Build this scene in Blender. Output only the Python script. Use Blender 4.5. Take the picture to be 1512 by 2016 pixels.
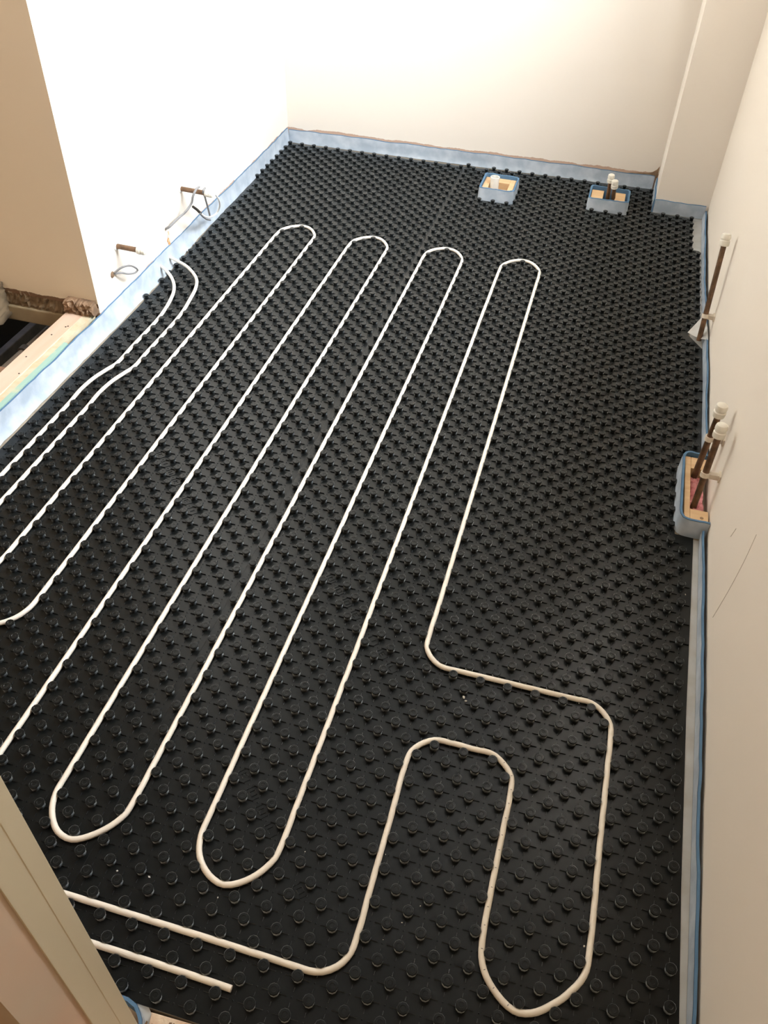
import bpy, bmesh, math, random
from mathutils import Vector, Matrix
random.seed(7)
for o in list(bpy.data.objects): bpy.data.objects.remove(o)
SC = bpy.context.scene
COL = SC.collection
PI = math.pi

# ------------------------------------------------------------------ camera
RX = (0.9649162515565443, 0.26012399053199287, 0.03566703003867189)
RY = (0.20488600847573374, -0.6610387457559859, -0.7218375857076398)
RZ = (-0.16418998450864597, 0.7038204928524492, -0.6911427948173849)
CP = (0.1394394573698896, -0.9526043429949667, 1.2693012165289863)
cam = bpy.data.cameras.new('camera')
co = bpy.data.objects.new('camera', cam)
COL.objects.link(co)
m = Matrix(((RX[0], -RY[0], -RZ[0], CP[0]), (RX[1], -RY[1], -RZ[1], CP[1]), (RX[2], -RY[2], -RZ[2], CP[2]), (0, 0, 0, 1)))
co.matrix_world = m
cam.sensor_fit = 'AUTO'
cam.sensor_width = 36
cam.lens = 1645.8878 / 2016 * 36
cam.shift_x = -(780.48 - 756) / 2016
cam.shift_y = (1008.5 - 1008) / 2016
cam.clip_start = 0.02
SC.camera = co

# ------------------------------------------------------------------ world and light
w = bpy.data.worlds.new('world')
SC.world = w
w.use_nodes = True
nt = w.node_tree
sky = nt.nodes.new('ShaderNodeTexSky')
sky.sky_type = 'NISHITA'
sky.sun_disc = False
sky.sun_elevation = math.radians(40)
nt.links.new(sky.outputs[0], nt.nodes['Background'].inputs[0])
nt.nodes['Background'].inputs[1].default_value = 0.35


def area(name, loc, rot, sx, sy, power, color, spread=PI):
    l = bpy.data.lights.new(name, 'AREA')
    l.shape = 'RECTANGLE'
    l.size = sx
    l.size_y = sy
    l.energy = power
    l.color = color
    l.spread = spread
    o = bpy.data.objects.new(name, l)
    COL.objects.link(o)
    o.location = loc
    o.rotation_euler = rot
    return o


# daylight entering by the window high in the right-hand wall
area('window_daylight', (0.90, 0.98, 1.75), (0, math.radians(70), 0), 1.25, 1.25, 350, (0.90, 0.95, 1.0))
# warm ceiling lamp of the hall behind the camera
area('hall_lamp', (0.0, -1.35, 2.36), (0, 0, 0), 0.3, 0.3, 8, (1.0, 0.76, 0.5))
SC.view_settings.view_transform = 'Standard'
SC.view_settings.look = 'None'
SC.view_settings.gamma = 1
SC.view_settings.use_curve_mapping = False
SC.view_settings.exposure = 0.0


# ------------------------------------------------------------------ materials
def mat(name, col, rough=0.6, spec=0.5, metal=0.0, noise=None, bump=0.0, bscale=200, trans=0.0):
    """noise = (scale, second colour, low, high)"""
    M = bpy.data.materials.new(name)
    M.use_nodes = True
    T = M.node_tree
    b = T.nodes['Principled BSDF']
    b.inputs['Base Color'].default_value = (*col, 1)
    b.inputs['Roughness'].default_value = rough
    b.inputs['Specular IOR Level'].default_value = spec
    b.inputs['Metallic'].default_value = metal
    tc = T.nodes.new('ShaderNodeTexCoord')
    if noise:
        n = T.nodes.new('ShaderNodeTexNoise')
        n.inputs['Scale'].default_value = noise[0]
        n.inputs['Detail'].default_value = 6
        T.links.new(tc.outputs['Object'], n.inputs['Vector'])
        r = T.nodes.new('ShaderNodeMapRange')
        r.inputs[1].default_value = noise[2]
        r.inputs[2].default_value = noise[3]
        T.links.new(n.outputs['Fac'], r.inputs[0])
        mx = T.nodes.new('ShaderNodeMix')
        mx.data_type = 'RGBA'
        mx.inputs[6].default_value = (*col, 1)
        mx.inputs[7].default_value = (*noise[1], 1)
        T.links.new(r.outputs[0], mx.inputs[0])
        T.links.new(mx.outputs[2], b.inputs['Base Color'])
    if bump:
        n2 = T.nodes.new('ShaderNodeTexNoise')
        n2.inputs['Scale'].default_value = bscale
        n2.inputs['Detail'].default_value = 4
        T.links.new(tc.outputs['Object'], n2.inputs['Vector'])
        bp = T.nodes.new('ShaderNodeBump')
        bp.inputs['Strength'].default_value = bump
        bp.inputs['Distance'].default_value = 0.002
        T.links.new(n2.outputs['Fac'], bp.inputs['Height'])
        T.links.new(bp.outputs[0], b.inputs['Normal'])
    if trans:
        tr = T.nodes.new('ShaderNodeBsdfTranslucent')
        tr.inputs[0].default_value = (*col, 1)
        ms = T.nodes.new('ShaderNodeMixShader')
        ms.inputs[0].default_value = trans
        T.links.new(b.outputs[0], ms.inputs[1])
        T.links.new(tr.outputs[0], ms.inputs[2])
        T.links.new(ms.outputs[0], T.nodes['Material Output'].inputs[0])
    return M


def wood(name, c1, c2, scale=14, axis=1, rough=0.65):
    M = bpy.data.materials.new(name)
    M.use_nodes = True
    T = M.node_tree
    b = T.nodes['Principled BSDF']
    b.inputs['Roughness'].default_value = rough
    tc = T.nodes.new('ShaderNodeTexCoord')
    mp = T.nodes.new('ShaderNodeMapping')
    s = [scale * 6] * 3
    s[axis] = scale * 0.5
    mp.inputs['Scale'].default_value = s
    n = T.nodes.new('ShaderNodeTexNoise')
    n.inputs['Detail'].default_value = 5
    n.inputs['Scale'].default_value = 1.0
    n.inputs['Distortion'].default_value = 0.6
    T.links.new(tc.outputs['Object'], mp.inputs[0])
    T.links.new(mp.outputs[0], n.inputs['Vector'])
    cr = T.nodes.new('ShaderNodeValToRGB')
    cr.color_ramp.elements[0].position = 0.3
    cr.color_ramp.elements[0].color = (*c1, 1)
    cr.color_ramp.elements[1].position = 0.7
    cr.color_ramp.elements[1].color = (*c2, 1)
    T.links.new(n.outputs['Fac'], cr.inputs[0])
    T.links.new(cr.outputs[0], b.inputs['Base Color'])
    return M


def wall_paint(name, col, edge, zedge, amp):
    """painted plaster whose bottom edge has broken away down to bare plaster"""
    M = bpy.data.materials.new(name)
    M.use_nodes = True
    T = M.node_tree
    b = T.nodes['Principled BSDF']
    b.inputs['Roughness'].default_value = 0.75
    b.inputs['Specular IOR Level'].default_value = 0.25
    tc = T.nodes.new('ShaderNodeTexCoord')
    sx = T.nodes.new('ShaderNodeSeparateXYZ')
    T.links.new(tc.outputs['Object'], sx.inputs[0])
    n = T.nodes.new('ShaderNodeTexNoise')
    n.inputs['Scale'].default_value = 9
    n.inputs['Detail'].default_value = 8
    n.inputs['Roughness'].default_value = 0.65
    T.links.new(tc.outputs['Object'], n.inputs['Vector'])
    ma = T.nodes.new('ShaderNodeMath')
    ma.operation = 'MULTIPLY_ADD'
    ma.inputs[1].default_value = amp
    ma.inputs[2].default_value = zedge - amp * 0.5
    T.links.new(n.outputs['Fac'], ma.inputs[0])
    lt = T.nodes.new('ShaderNodeMath')
    lt.operation = 'LESS_THAN'
    T.links.new(sx.outputs['Z'], lt.inputs[0])
    T.links.new(ma.outputs[0], lt.inputs[1])
    n3 = T.nodes.new('ShaderNodeTexNoise')
    n3.inputs['Scale'].default_value = 2.2
    n3.inputs['Detail'].default_value = 3
    T.links.new(tc.outputs['Object'], n3.inputs['Vector'])
    m0 = T.nodes.new('ShaderNodeMix')
    m0.data_type = 'RGBA'
    m0.inputs[6].default_value = (*col, 1)
    m0.inputs[7].default_value = (col[0] * 0.97, col[1] * 0.95, col[2] * 0.92, 1)
    T.links.new(n3.outputs['Fac'], m0.inputs[0])
    mx = T.nodes.new('ShaderNodeMix')
    mx.data_type = 'RGBA'
    mx.inputs[7].default_value = (*edge, 1)
    T.links.new(m0.outputs[2], mx.inputs[6])
    T.links.new(lt.outputs[0], mx.inputs[0])
    T.links.new(mx.outputs[2], b.inputs['Base Color'])
    n2 = T.nodes.new('ShaderNodeTexNoise')
    n2.inputs['Scale'].default_value = 40
    T.links.new(tc.outputs['Object'], n2.inputs['Vector'])
    bp = T.nodes.new('ShaderNodeBump')
    bp.inputs['Strength'].default_value = 0.08
    bp.inputs['Distance'].default_value = 0.003
    T.links.new(n2.outputs['Fac'], bp.inputs['Height'])
    T.links.new(bp.outputs[0], b.inputs['Normal'])
    return M


PAINT = (0.84, 0.79, 0.72)
M_wall = wall_paint('cream_wall_paint', PAINT, (0.52, 0.36, 0.27), 0.056, 0.03)
M_wall_r = wall_paint('cream_wall_paint_plain', (0.87, 0.805, 0.715), (0.55, 0.47, 0.38), 0.02, 0.03)
M_hall = wall_paint('hall_plaster', (0.86, 0.76, 0.59), (0.2, 0.12, 0.07), 0.084, 0.03)
M_lining = mat('door_lining_gloss', (0.60, 0.53, 0.38), 0.45)
M_reveal = mat('bare_pink_plaster', (0.62, 0.40, 0.28), 0.8, noise=(6, (0.55, 0.44, 0.33), .35, .7))
M_ceil = mat('bare_ceiling_board', (0.26, 0.25, 0.235), 0.8)
M_black = mat('black_mat_plastic', (0.003, 0.0040, 0.0040), 0.32, 0.26, bump=0.012, bscale=900)
bs = M_black.node_tree.nodes['Principled BSDF']
bs.inputs['Sheen Weight'].default_value = 0.62          # sheen added to brighten the far mats at grazing view
bs.inputs['Sheen Roughness'].default_value = 0.34
bs.inputs['Sheen Tint'].default_value = (0.85, 0.95, 1.0, 1)
M_pipe = mat('white_pe_pipe', (0.86, 0.80, 0.70), 0.4, 0.45, noise=(60, (0.80, 0.74, 0.64), .45, .8))
M_print = mat('grey_pipe_print', (0.25, 0.23, 0.21), 0.6)
M_foam = mat('blue_foam', (0.10, 0.20, 0.33), 0.75, 0.3)
M_film = mat('milky_film_on_blue_foam', (0.375, 0.445, 0.525), 0.45, 0.4, noise=(22, (0.52, 0.585, 0.655), .38, .66), bump=0.35, bscale=45)
M_skirt = mat('milky_plastic_film', (0.66, 0.67, 0.66), 0.35, 0.45, noise=(25, (0.55, 0.54, 0.5), .4, .7), bump=0.4, bscale=40, trans=0.25)
M_timber = wood('pale_softwood', (0.66, 0.42, 0.22), (0.76, 0.54, 0.31), 10, 0)
M_sole = wood('sawn_pine', (0.66, 0.46, 0.33), (0.72, 0.54, 0.42), 6, 1)
M_cream_edge = mat('cream_board_edge', (0.60, 0.47, 0.30), 0.8, noise=(30, (0.58, 0.55, 0.40), .4, .6))
M_green = mat('green_board_edge', (0.33, 0.50, 0.42), 0.8, noise=(30, (0.50, 0.54, 0.38), .55, .7))
M_copper = mat('tarnished_copper', (0.20, 0.115, 0.065), 0.42, 0.5, 0.5, noise=(50, (0.10, 0.06, 0.035), .4, .65))
M_cap = mat('white_push_fit_plastic', (0.78, 0.75, 0.66), 0.4)
M_clip = mat('cream_clip_plastic', (0.72, 0.64, 0.53), 0.5)
M_waste = mat('white_waste_plastic', (0.82, 0.81, 0.76), 0.35)
M_cable = mat('grey_cable_sheath', (0.23, 0.23, 0.235), 0.5)
M_cablew = mat('white_cable_sheath', (0.80, 0.80, 0.80), 0.5)
M_brown = mat('crumbled_brick', (0.30, 0.19, 0.11), 0.9, noise=(30, (0.16, 0.10, 0.06), .4, .65), bump=0.8, bscale=60)
M_rubble = mat('old_masonry', (0.27, 0.20, 0.12), 0.95, noise=(14, (0.17, 0.12, 0.07), .38, .66), bump=0.5, bscale=35)
M_joist = mat('old_dark_timber', (0.07, 0.055, 0.045), 0.85, noise=(20, (0.04, 0.032, 0.026), .4, .65))
M_void = mat('void_shade_black', (0.012, 0.010, 0.008), 1.0, 0.1)  # near-black so the colour itself carries the shade inside the void
M_screed = mat('dusty_subfloor', (0.42, 0.36, 0.28), 0.9, noise=(25, (0.30, 0.25, 0.19), .4, .65), bump=0.3)
M_chip = mat('pink_chipboard', (0.62, 0.44, 0.31), 0.85, noise=(45, (0.72, 0.58, 0.44), .4, .6), bump=0.3)
M_crumb = mat('plaster_crumb', (0.75, 0.73, 0.68), 0.9)
M_pink = mat('pink_mineral_wool', (0.75, 0.36, 0.36), 0.95, noise=(60, (0.62, 0.22, 0.24), .4, .6), bump=0.9, bscale=80)
M_frame = mat('window_frame_white', (0.8, 0.8, 0.8), 0.4)
M_scratch = mat('pencil_line', (0.68, 0.61, 0.52), 0.8)
M_hole = mat('dark_gap', (0.03, 0.025, 0.02), 1.0)
G = bpy.data.materials.new('window_glass')
G.use_nodes = True
gt = G.node_tree
tr = gt.nodes.new('ShaderNodeBsdfTransparent')
gl = gt.nodes.new('ShaderNodeBsdfGlossy')
gl.inputs['Roughness'].default_value = 0.05
ms = gt.nodes.new('ShaderNodeMixShader')
ms.inputs[0].default_value = 0.08
gt.links.new(tr.outputs[0], ms.inputs[1])
gt.links.new(gl.outputs[0], ms.inputs[2])
gt.links.new(ms.outputs[0], gt.nodes['Material Output'].inputs[0])


# ------------------------------------------------------------------ mesh helpers
def mesh_obj(name, verts, faces, material, parent=None, smooth=False):
    me = bpy.data.meshes.new(name)
    me.from_pydata([tuple(v) for v in verts], [], faces)
    me.materials.append(material)
    if smooth:
        me.polygons.foreach_set('use_smooth', [True] * len(me.polygons))
    me.update()
    o = bpy.data.objects.new(name, me)
    COL.objects.link(o)
    if parent: o.parent = parent
    return o


class MB:
    def __init__(s): s.v = []; s.f = []

    def add(s, v, f):
        n = len(s.v)
        s.v += [tuple(p) for p in v]
        s.f += [tuple(i + n for i in q) for q in f]

    def box(s, x0, x1, y0, y1, z0, z1, M=None):
        v = [(x, y, z) for z in (z0, z1) for (x, y) in ((x0, y0), (x1, y0), (x1, y1), (x0, y1))]
        if M is not None: v = [M @ Vector(p) for p in v]
        s.add(v, [(3, 2, 1, 0), (4, 5, 6, 7), (0, 1, 5, 4), (1, 2, 6, 5), (2, 3, 7, 6), (3, 0, 4, 7)])

    def prism(s, pts, z0, z1):
        n = len(pts)
        v = [(p[0], p[1], z0) for p in pts] + [(p[0], p[1], z1) for p in pts]
        f = [tuple(range(n - 1, -1, -1)), tuple(range(n, 2 * n))]
        f += [(i, (i + 1) % n, n + (i + 1) % n, n + i) for i in range(n)]
        s.add(v, f)

    def lathe(s, prof, seg, M=None, cap0=True, cap1=True):
        v = []
        for r, z in prof:
            for k in range(seg):
                a = 2 * PI * k / seg
                v.append((r * math.cos(a), r * math.sin(a), z))
        if M is not None: v = [M @ Vector(p) for p in v]
        f = []
        for i in range(len(prof) - 1):
            for k in range(seg):
                k2 = (k + 1) % seg
                f.append((i * seg + k, i * seg + k2, (i + 1) * seg + k2, (i + 1) * seg + k))
        if cap0: f.append(tuple(range(seg - 1, -1, -1)))
        if cap1: f.append(tuple((len(prof) - 1) * seg + k for k in range(seg)))
        s.add(v, f)

    def tube(s, pts, r, seg=8, caps=True, flat=1.0):
        pts = [Vector(p) for p in pts]
        n = len(pts)
        T0 = (pts[1] - pts[0]).normalized()
        up = Vector((0, 0, 1)) if abs(T0.z) < 0.9 else Vector((1, 0, 0))
        N = (up - T0 * up.dot(T0)).normalized()
        v = []
        for i in range(n):
            T = (pts[min(i + 1, n - 1)] - pts[max(i - 1, 0)]).normalized()
            N = (N - T * N.dot(T)).normalized()
            B = T.cross(N)
            rr = r[i] if isinstance(r, (list, tuple)) else r
            for k in range(seg):
                a = 2 * PI * k / seg
                v.append(pts[i] + N * math.cos(a) * rr * flat + B * math.sin(a) * rr)
        f = []
        for i in range(n - 1):
            for k in range(seg):
                k2 = (k + 1) % seg
                f.append((i * seg + k, i * seg + k2, (i + 1) * seg + k2, (i + 1) * seg + k))
        if caps:
            f.append(tuple(range(seg - 1, -1, -1)))
            f.append(tuple((n - 1) * seg + k for k in range(seg)))
        s.add(v, f)

    def build(s, name, material, parent=None, smooth=False, bevel=0):
        o = mesh_obj(name, s.v, s.f, material, parent, smooth)
        bm = bmesh.new()
        bm.from_mesh(o.data)
        bmesh.ops.recalc_face_normals(bm, faces=bm.faces)
        bm.to_mesh(o.data)
        bm.free()
        if smooth:
            o.data.set_sharp_from_angle(angle=math.radians(40))
        if bevel:
            b = o.modifiers.new('bevel', 'BEVEL')
            b.width = bevel
            b.segments = 2
            b.limit_method = 'ANGLE'
        return o


def thing(name, label, cat, loc=(0, 0, 0), group=None):
    o = bpy.data.objects.new(name, None)
    o.empty_display_size = 0.05
    COL.objects.link(o)
    o.location = loc
    o['label'] = label
    o['category'] = cat
    if group: o['group'] = group
    return o


def tag(o, label, cat, group=None, kind=None):
    o['label'] = label
    o['category'] = cat
    if group: o['group'] = group
    if kind: o['kind'] = kind
    return o


def struct(o):
    o['kind'] = 'structure'
    return o


def own(parent, *objs):
    """parent parts whose meshes are in world coordinates to an Empty placed at its base"""
    for o in objs:
        o.parent = parent
        o.matrix_parent_inverse = Matrix.Translation(-Vector(parent.location))
    return objs


def frame0(p0, p1):
    d = (Vector(p1) - Vector(p0)).normalized()
    return Matrix.Translation(p0) @ d.to_track_quat('Z', 'Y').to_matrix().to_4x4()


def catmull(pts, step):
    pts = [Vector(p) for p in pts]
    P = [pts[0] * 2 - pts[1]] + pts + [pts[-1] * 2 - pts[-2]]
    out = []
    for i in range(1, len(P) - 2):
        p0, p1, p2, p3 = P[i - 1:i + 3]
        L = (p2 - p1).length
        n = max(1, int(round(L / step)))
        # centripetal parametrisation keeps straight runs straight
        t0 = 0.0
        t1 = t0 + max((p1 - p0).length, 1e-6) ** 0.5
        t2 = t1 + max((p2 - p1).length, 1e-6) ** 0.5
        t3 = t2 + max((p3 - p2).length, 1e-6) ** 0.5
        for k in range(n):
            t = t1 + (t2 - t1) * k / n
            A1 = p0 * ((t1 - t) / (t1 - t0)) + p1 * ((t - t0) / (t1 - t0))
            A2 = p1 * ((t2 - t) / (t2 - t1)) + p2 * ((t - t1) / (t2 - t1))
            A3 = p2 * ((t3 - t) / (t3 - t2)) + p3 * ((t - t2) / (t3 - t2))
            B1 = A1 * ((t2 - t) / (t2 - t0)) + A2 * ((t - t0) / (t2 - t0))
            B2 = A2 * ((t3 - t) / (t3 - t1)) + A3 * ((t - t1) / (t3 - t1))
            out.append(B1 * ((t2 - t) / (t2 - t1)) + B2 * ((t - t1) / (t2 - t1)))
    out.append(pts[-1])
    return out


# ------------------------------------------------------------------ the setting
CEIL = 2.38
RW = [(0.499, 2.42), (0.503, 1.05), (0.494, 0.0), (0.483, -0.62), (0.476, -2.3)]      # right wall line, slightly bowed


def rw(y):
    for (x0, y0), (x1, y1) in zip(RW, RW[1:]):
        if y1 <= y <= y0: return x0 + (x1 - x0) * (y - y0) / (y1 - y0)
    return RW[0][0] if y > RW[0][1] else RW[-1][0]


def lw(y): return -1.125 - 0.020 * (y - 0.8) / 1.5      # left wall line


def bw(x): return 2.308 + 0.024 * (x + 1.14)            # back wall line


WY0, WY1, WZ0, WZ1 = 0.38, 1.55, 1.15, 2.15
b = MB()
for (x0, y0), (x1, y1) in zip(RW, RW[1:]):
    ys = sorted({y0, y1, *[q for q in (WY0, WY1) if y1 < q < y0]}, reverse=True)
    for a, c in zip(ys, ys[1:]):
        xa, xc = rw(a), rw(c)
        mid = (a + c) / 2
        spans = [(-0.02, CEIL)] if not (WY0 < mid < WY1) else [(-0.02, WZ0), (WZ1, CEIL)]
        for z0, z1 in spans:
            b.prism([(xa, a), (xa + 0.27, a), (xc + 0.27, c), (xc, c)], z0, z1)
o = b.build('wall_right', M_wall_r)
struct(o)
wf = MB()
for (a, c, z0, z1) in ((WY0, WY0 + .05, WZ0, WZ1), (WY1 - .05, WY1, WZ0, WZ1), (WY0 + .05, WY1 - .05, WZ0, WZ0 + .05), (WY0 + .05, WY1 - .05, WZ1 - .05, WZ1), (0.945, 0.985, WZ0 + .05, WZ1 - .05)):
    wf.box(0.72, 0.76, a, c, z0, z1)
win = struct(wf.build('window_1', M_frame, bevel=.002))
for k, (a, c) in enumerate(((WY0 + .05, 0.945), (0.985, WY1 - .05))):
    g = MB()
    g.box(0.736, 0.740, a, c, WZ0 + .05, WZ1 - .05)
    g.build('pane', G, win)

# back wall
b = MB()
b.prism([(-1.26, bw(-1.26)), (0.52, bw(0.52)), (0.52, 2.50), (-1.26, 2.50)], -0.02, CEIL)
struct(b.build('wall_back', M_wall))
# left wall (only beyond the open stud bay)
b = MB()
b.prism([(lw(0.8), 0.7995), (lw(2.34), 2.34), (lw(2.34) - .1, 2.34), (-1.225, 0.94), (-1.137, 0.94), (-1.137, 0.7995)], -0.02, CEIL)
struct(b.build('wall_left', M_wall))
# boxed-in chase in the back right corner
ch = MB()
ch.prism([(0.314, 2.13), (rw(2.2) + .01, 2.13), (rw(2.2) + .01, 2.40), (0.314, 2.40)], 0.0, CEIL)
struct(ch.build('wall_chase', wall_paint('chase_paint', PAINT, (0.5, 0.4, 0.3), 0.02, 0.03)))
# wall across the hall side, in line with the end of the left wall
b = MB()
b.prism([(-3.0, 0.7992), (-1.1252, 0.7992), (-1.1252, 0.7994), (-1.138, 0.7994), (-1.138, 0.93), (-3.0, 0.93)], 0.072, CEIL)
struct(b.build('wall_hall', M_hall))
b = MB()
b.prism([(-3.1, -2.3), (-3.0, -2.3), (-3.0, 0.93), (-3.1, 0.93)], -0.5, CEIL)
struct(b.build('wall_far_left', M_hall))
b = MB()
b.prism([(-3.0, -2.4), (0.6, -2.4), (0.6, -2.3), (-3.0, -2.3)], -0.02, CEIL)
struct(b.build('wall_near', M_hall))
# front wall with the door lining, both slightly out of plumb
b = MB()
b.prism([(-3.0, -0.716), (-0.2325, -0.716), (-0.2325, -0.812), (-3.0, -0.812)], -0.02, CEIL)
o = struct(b.build('wall_front', M_reveal))
for v in o.data.vertices:
    if v.co.x > -1: v.co.x += .017 * v.co.z
b = MB()
b.prism([(-0.260, -0.7134), (-0.2295, -0.7134), (-0.2295, -0.7325), (-0.2301, -0.7330), (-0.2301, -0.7600), (-0.260, -0.7600)], 0.0, CEIL)
o = struct(b.build('trim_1', M_lining, bevel=.0012))
for v in o.data.vertices: v.co.x += .017 * v.co.z
b = MB()
b.box(-3.1, 0.65, -2.4, 2.5, CEIL, CEIL + .05)
struct(b.build('ceiling', M_ceil))
b = MB()
b.prism([(-1.215, -0.688), (0.60, -0.688), (0.60, 2.45), (-1.30, 2.45), (-1.215, 0.8)], -0.05, -0.002)
struct(b.build('floor', M_screed))
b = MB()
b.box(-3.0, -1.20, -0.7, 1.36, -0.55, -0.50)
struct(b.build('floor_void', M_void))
b = MB()
b.box(-3.0, 0.6, -2.4, -0.692, -0.05, -0.0022)
struct(b.build('floor_hall', M_chip))
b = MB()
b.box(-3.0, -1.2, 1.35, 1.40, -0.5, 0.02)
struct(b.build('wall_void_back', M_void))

# ------------------------------------------------------------------ left opening: sole plate, masonry, joists
t = thing('sole_plate', 'long pale sawn timber plate between the left mat edge and the dark floor opening', 'timber', (-1.18, 0.07, 0.0))
a_ = MB()
a_.box(-1.212, -1.158, -0.66, 0.794, 0.0, 0.060)
p1 = a_.build('plank', M_sole, bevel=.002)
nl = MB()
for x, y in ((-1.186, .66), (-1.172, .705), (-1.168, .71), (-1.182, .40), (-1.165, .48), (-1.19, .55), (-1.175, .30)):
    nl.lathe([(.0022, 0), (.0022, .0006)], 8, Matrix.Translation((x, y, .0601)))
p2 = nl.build('nail_head', M_hole)
own(t, p1, p2)
b = MB()
n = 60
vs = []
for i in range(n + 1):
    y = -0.66 + 1.455 * i / n
    j = random.uniform(-.0015, .0015)
    vs += [(-1.158, y, 0.0), (-1.158, y, 0.0585 + j), (-1.139 + random.uniform(-.002, .002), y, 0.0575), (-1.139, y, 0.0)]
fs = []
for i in range(n):
    for k in range(4):
        fs.append((4 * i + k, 4 * i + (k + 1) % 4, 4 * i + 4 + (k + 1) % 4, 4 * i + 4 + k))
fs += [(0, 1, 2, 3), (4 * n + 3, 4 * n + 2, 4 * n + 1, 4 * n)]
b.add(vs, fs)
o = b.build('board_edge', M_cream_edge)
t = thing('wall_board_edge', 'ragged cream and green board edge between the pale timber plate and blue foam', 'board', (-1.15, 0.07, 0))
g_ = MB()
vs = []
for i in range(n + 1):
    y = -0.66 + 1.30 * i / n
    wd = 0.0 if y > .62 else .012 * min(1, (0.62 - y) / .12) + random.uniform(-.002, .002)
    vs += [(-1.139, y, 0.0), (-1.139 - wd * .1, y, 0.0590), (-1.128, y, 0.0582), (-1.128, y, 0.0)]
fs = []
for i in range(n):
    for k in range(4):
        fs.append((4 * i + k, 4 * i + (k + 1) % 4, 4 * i + 4 + (k + 1) % 4, 4 * i + 4 + k))
g_.add(vs, fs)
own(t, o, g_.build('green_core', M_green))


def rubble(name, x0, x1, y0, y1, z0, z1, nx, nz, amp, material, axis='x'):
    """rough lumpy block: front face (towards -y) displaced on a grid"""
    b = MB()
    vs = []
    for j in range(nz + 1):
        for i in range(nx + 1):
            e = (i in (0, nx)) or (j in (0, nz))
            vs.append((x0 + (x1 - x0) * i / nx + random.uniform(-1, 1) * amp * .3, y0 + random.uniform(-1, .6) * amp,
                       z0 + (z1 - z0) * j / nz + random.uniform(-1, 1) * amp * .35))
    nf = len(vs)
    for j in range(nz + 1):
        for i in range(nx + 1):
            vs.append((x0 + (x1 - x0) * i / nx, y1, z0 + (z1 - z0) * j / nz))
    W = nx + 1
    fs = []
    for j in range(nz):
        for i in range(nx):
            q = (j * W + i, j * W + i + 1, (j + 1) * W + i + 1, (j + 1) * W + i)
            fs += [q, tuple(nf + k for k in reversed(q))]
    rim = [i for i in range(W)] + [j * W + nx for j in range(1, nz + 1)] + [nz * W + i for i in range(nx - 1, -1, -1)] + [j * W for j in range(nz - 1, 0, -1)]
    for a, c in zip(rim, rim[1:] + rim[:1]): fs.append((a, nf + a, nf + c, c))
    b.add(vs, fs)
    return b.build(name, material)


t = thing('masonry_footing', 'crumbling old masonry course under the beige wall with a plain ledge below', 'masonry', (-1.4, 0.85, -0.06))
r1 = rubble('rubble_course', -1.45, -1.206, 0.803, 0.93, 0.030, 0.083, 34, 5, .006, M_rubble)
lb = MB()
lb.box(-1.45, -1.206, 0.795, 0.93, -0.015, 0.032)
r2 = lb.build('ledge', mat('stone_ledge', (0.42, 0.34, 0.21), .9, noise=(9, (.33, .26, .16), .4, .7), bump=.5, bscale=60), bevel=.004)
own(t, r1, r2)
o = rubble('broken_plaster_lump', -1.212, -1.130, 0.775, 0.806, 0.060, 0.094, 14, 5, .010, M_brown)
tag(o, 'brown lump of broken brick and plaster on the far end of the timber plate', 'rubble')
t = thing('masonry_pier', 'rough tan masonry corner at the far left edge above the dark floor opening', 'masonry', (-1.6, 0.6, 0.0))
bm = bmesh.new()
bmesh.ops.create_cube(bm, size=1)
bmesh.ops.subdivide_edges(bm, edges=bm.edges[:], cuts=13, use_grid_fill=True)
rnd = random.Random(21)
for v in bm.verts:
    c0 = v.co.copy()
    v.co = Vector((-1.590 + c0.x * .36, .625 + c0.y * .35, .055 + c0.z * .10))
    v.co += Vector((rnd.uniform(-1, 1) * .006, rnd.uniform(-1, 1) * .006, rnd.uniform(-1, 1) * .006))
me = bpy.data.meshes.new('pier_block')
bm.to_mesh(me)
bm.free()
me.materials.append(M_rubble)
me.polygons.foreach_set('use_smooth', [True] * len(me.polygons))
r1 = bpy.data.objects.new('pier_block', me)
COL.objects.link(r1)
own(t, r1)
q = MB()
q.box(-1.578, -1.553, -0.66, 1.345, -.30, -.20)
tag(q.build('floor_joist', M_joist, bevel=.003), 'dark timber deep in the floor opening, the one farther from the pale plate', 'joist')
o = MB()
o.tube([(-1.345, -0.6, -.062), (-1.345, 0.1, -.06), (-1.346, .46, -.062), (-1.345, .8, -.066), (-1.345, 1.34, -.07)], .0125, 10)
p = o.build('pipe_run', mat('dusty_pipe_lagging', (.20, .16, .12), .9, bump=.6, bscale=80), smooth=True)
q = MB()
q.lathe([(.0125, 0), (.018, .002), (.018, .022), (.0125, .024)], 14, frame0((-1.345, .715, -.0645), (-1.345, .8, -.0655)))
t = thing('lagged_pipe', 'dusty brown pipe in the dark opening just below the pale timber plate', 'pipe', (-1.345, 0, -.07))
own(t, p, q.build('collar', M_joist, smooth=True))
q = MB()
q.box(-1.50, -1.2135, 0.20, 0.590, -0.045, -0.020)
tag(q.build('floorboard_end', mat('red_brown_board', (.42, .25, .16), .8, noise=(20, (.33, .19, .12), .4, .7)), bevel=.002),
    'red-brown sawn board end at the left edge of the frame, under the pale timber plate', 'floorboard')

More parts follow.
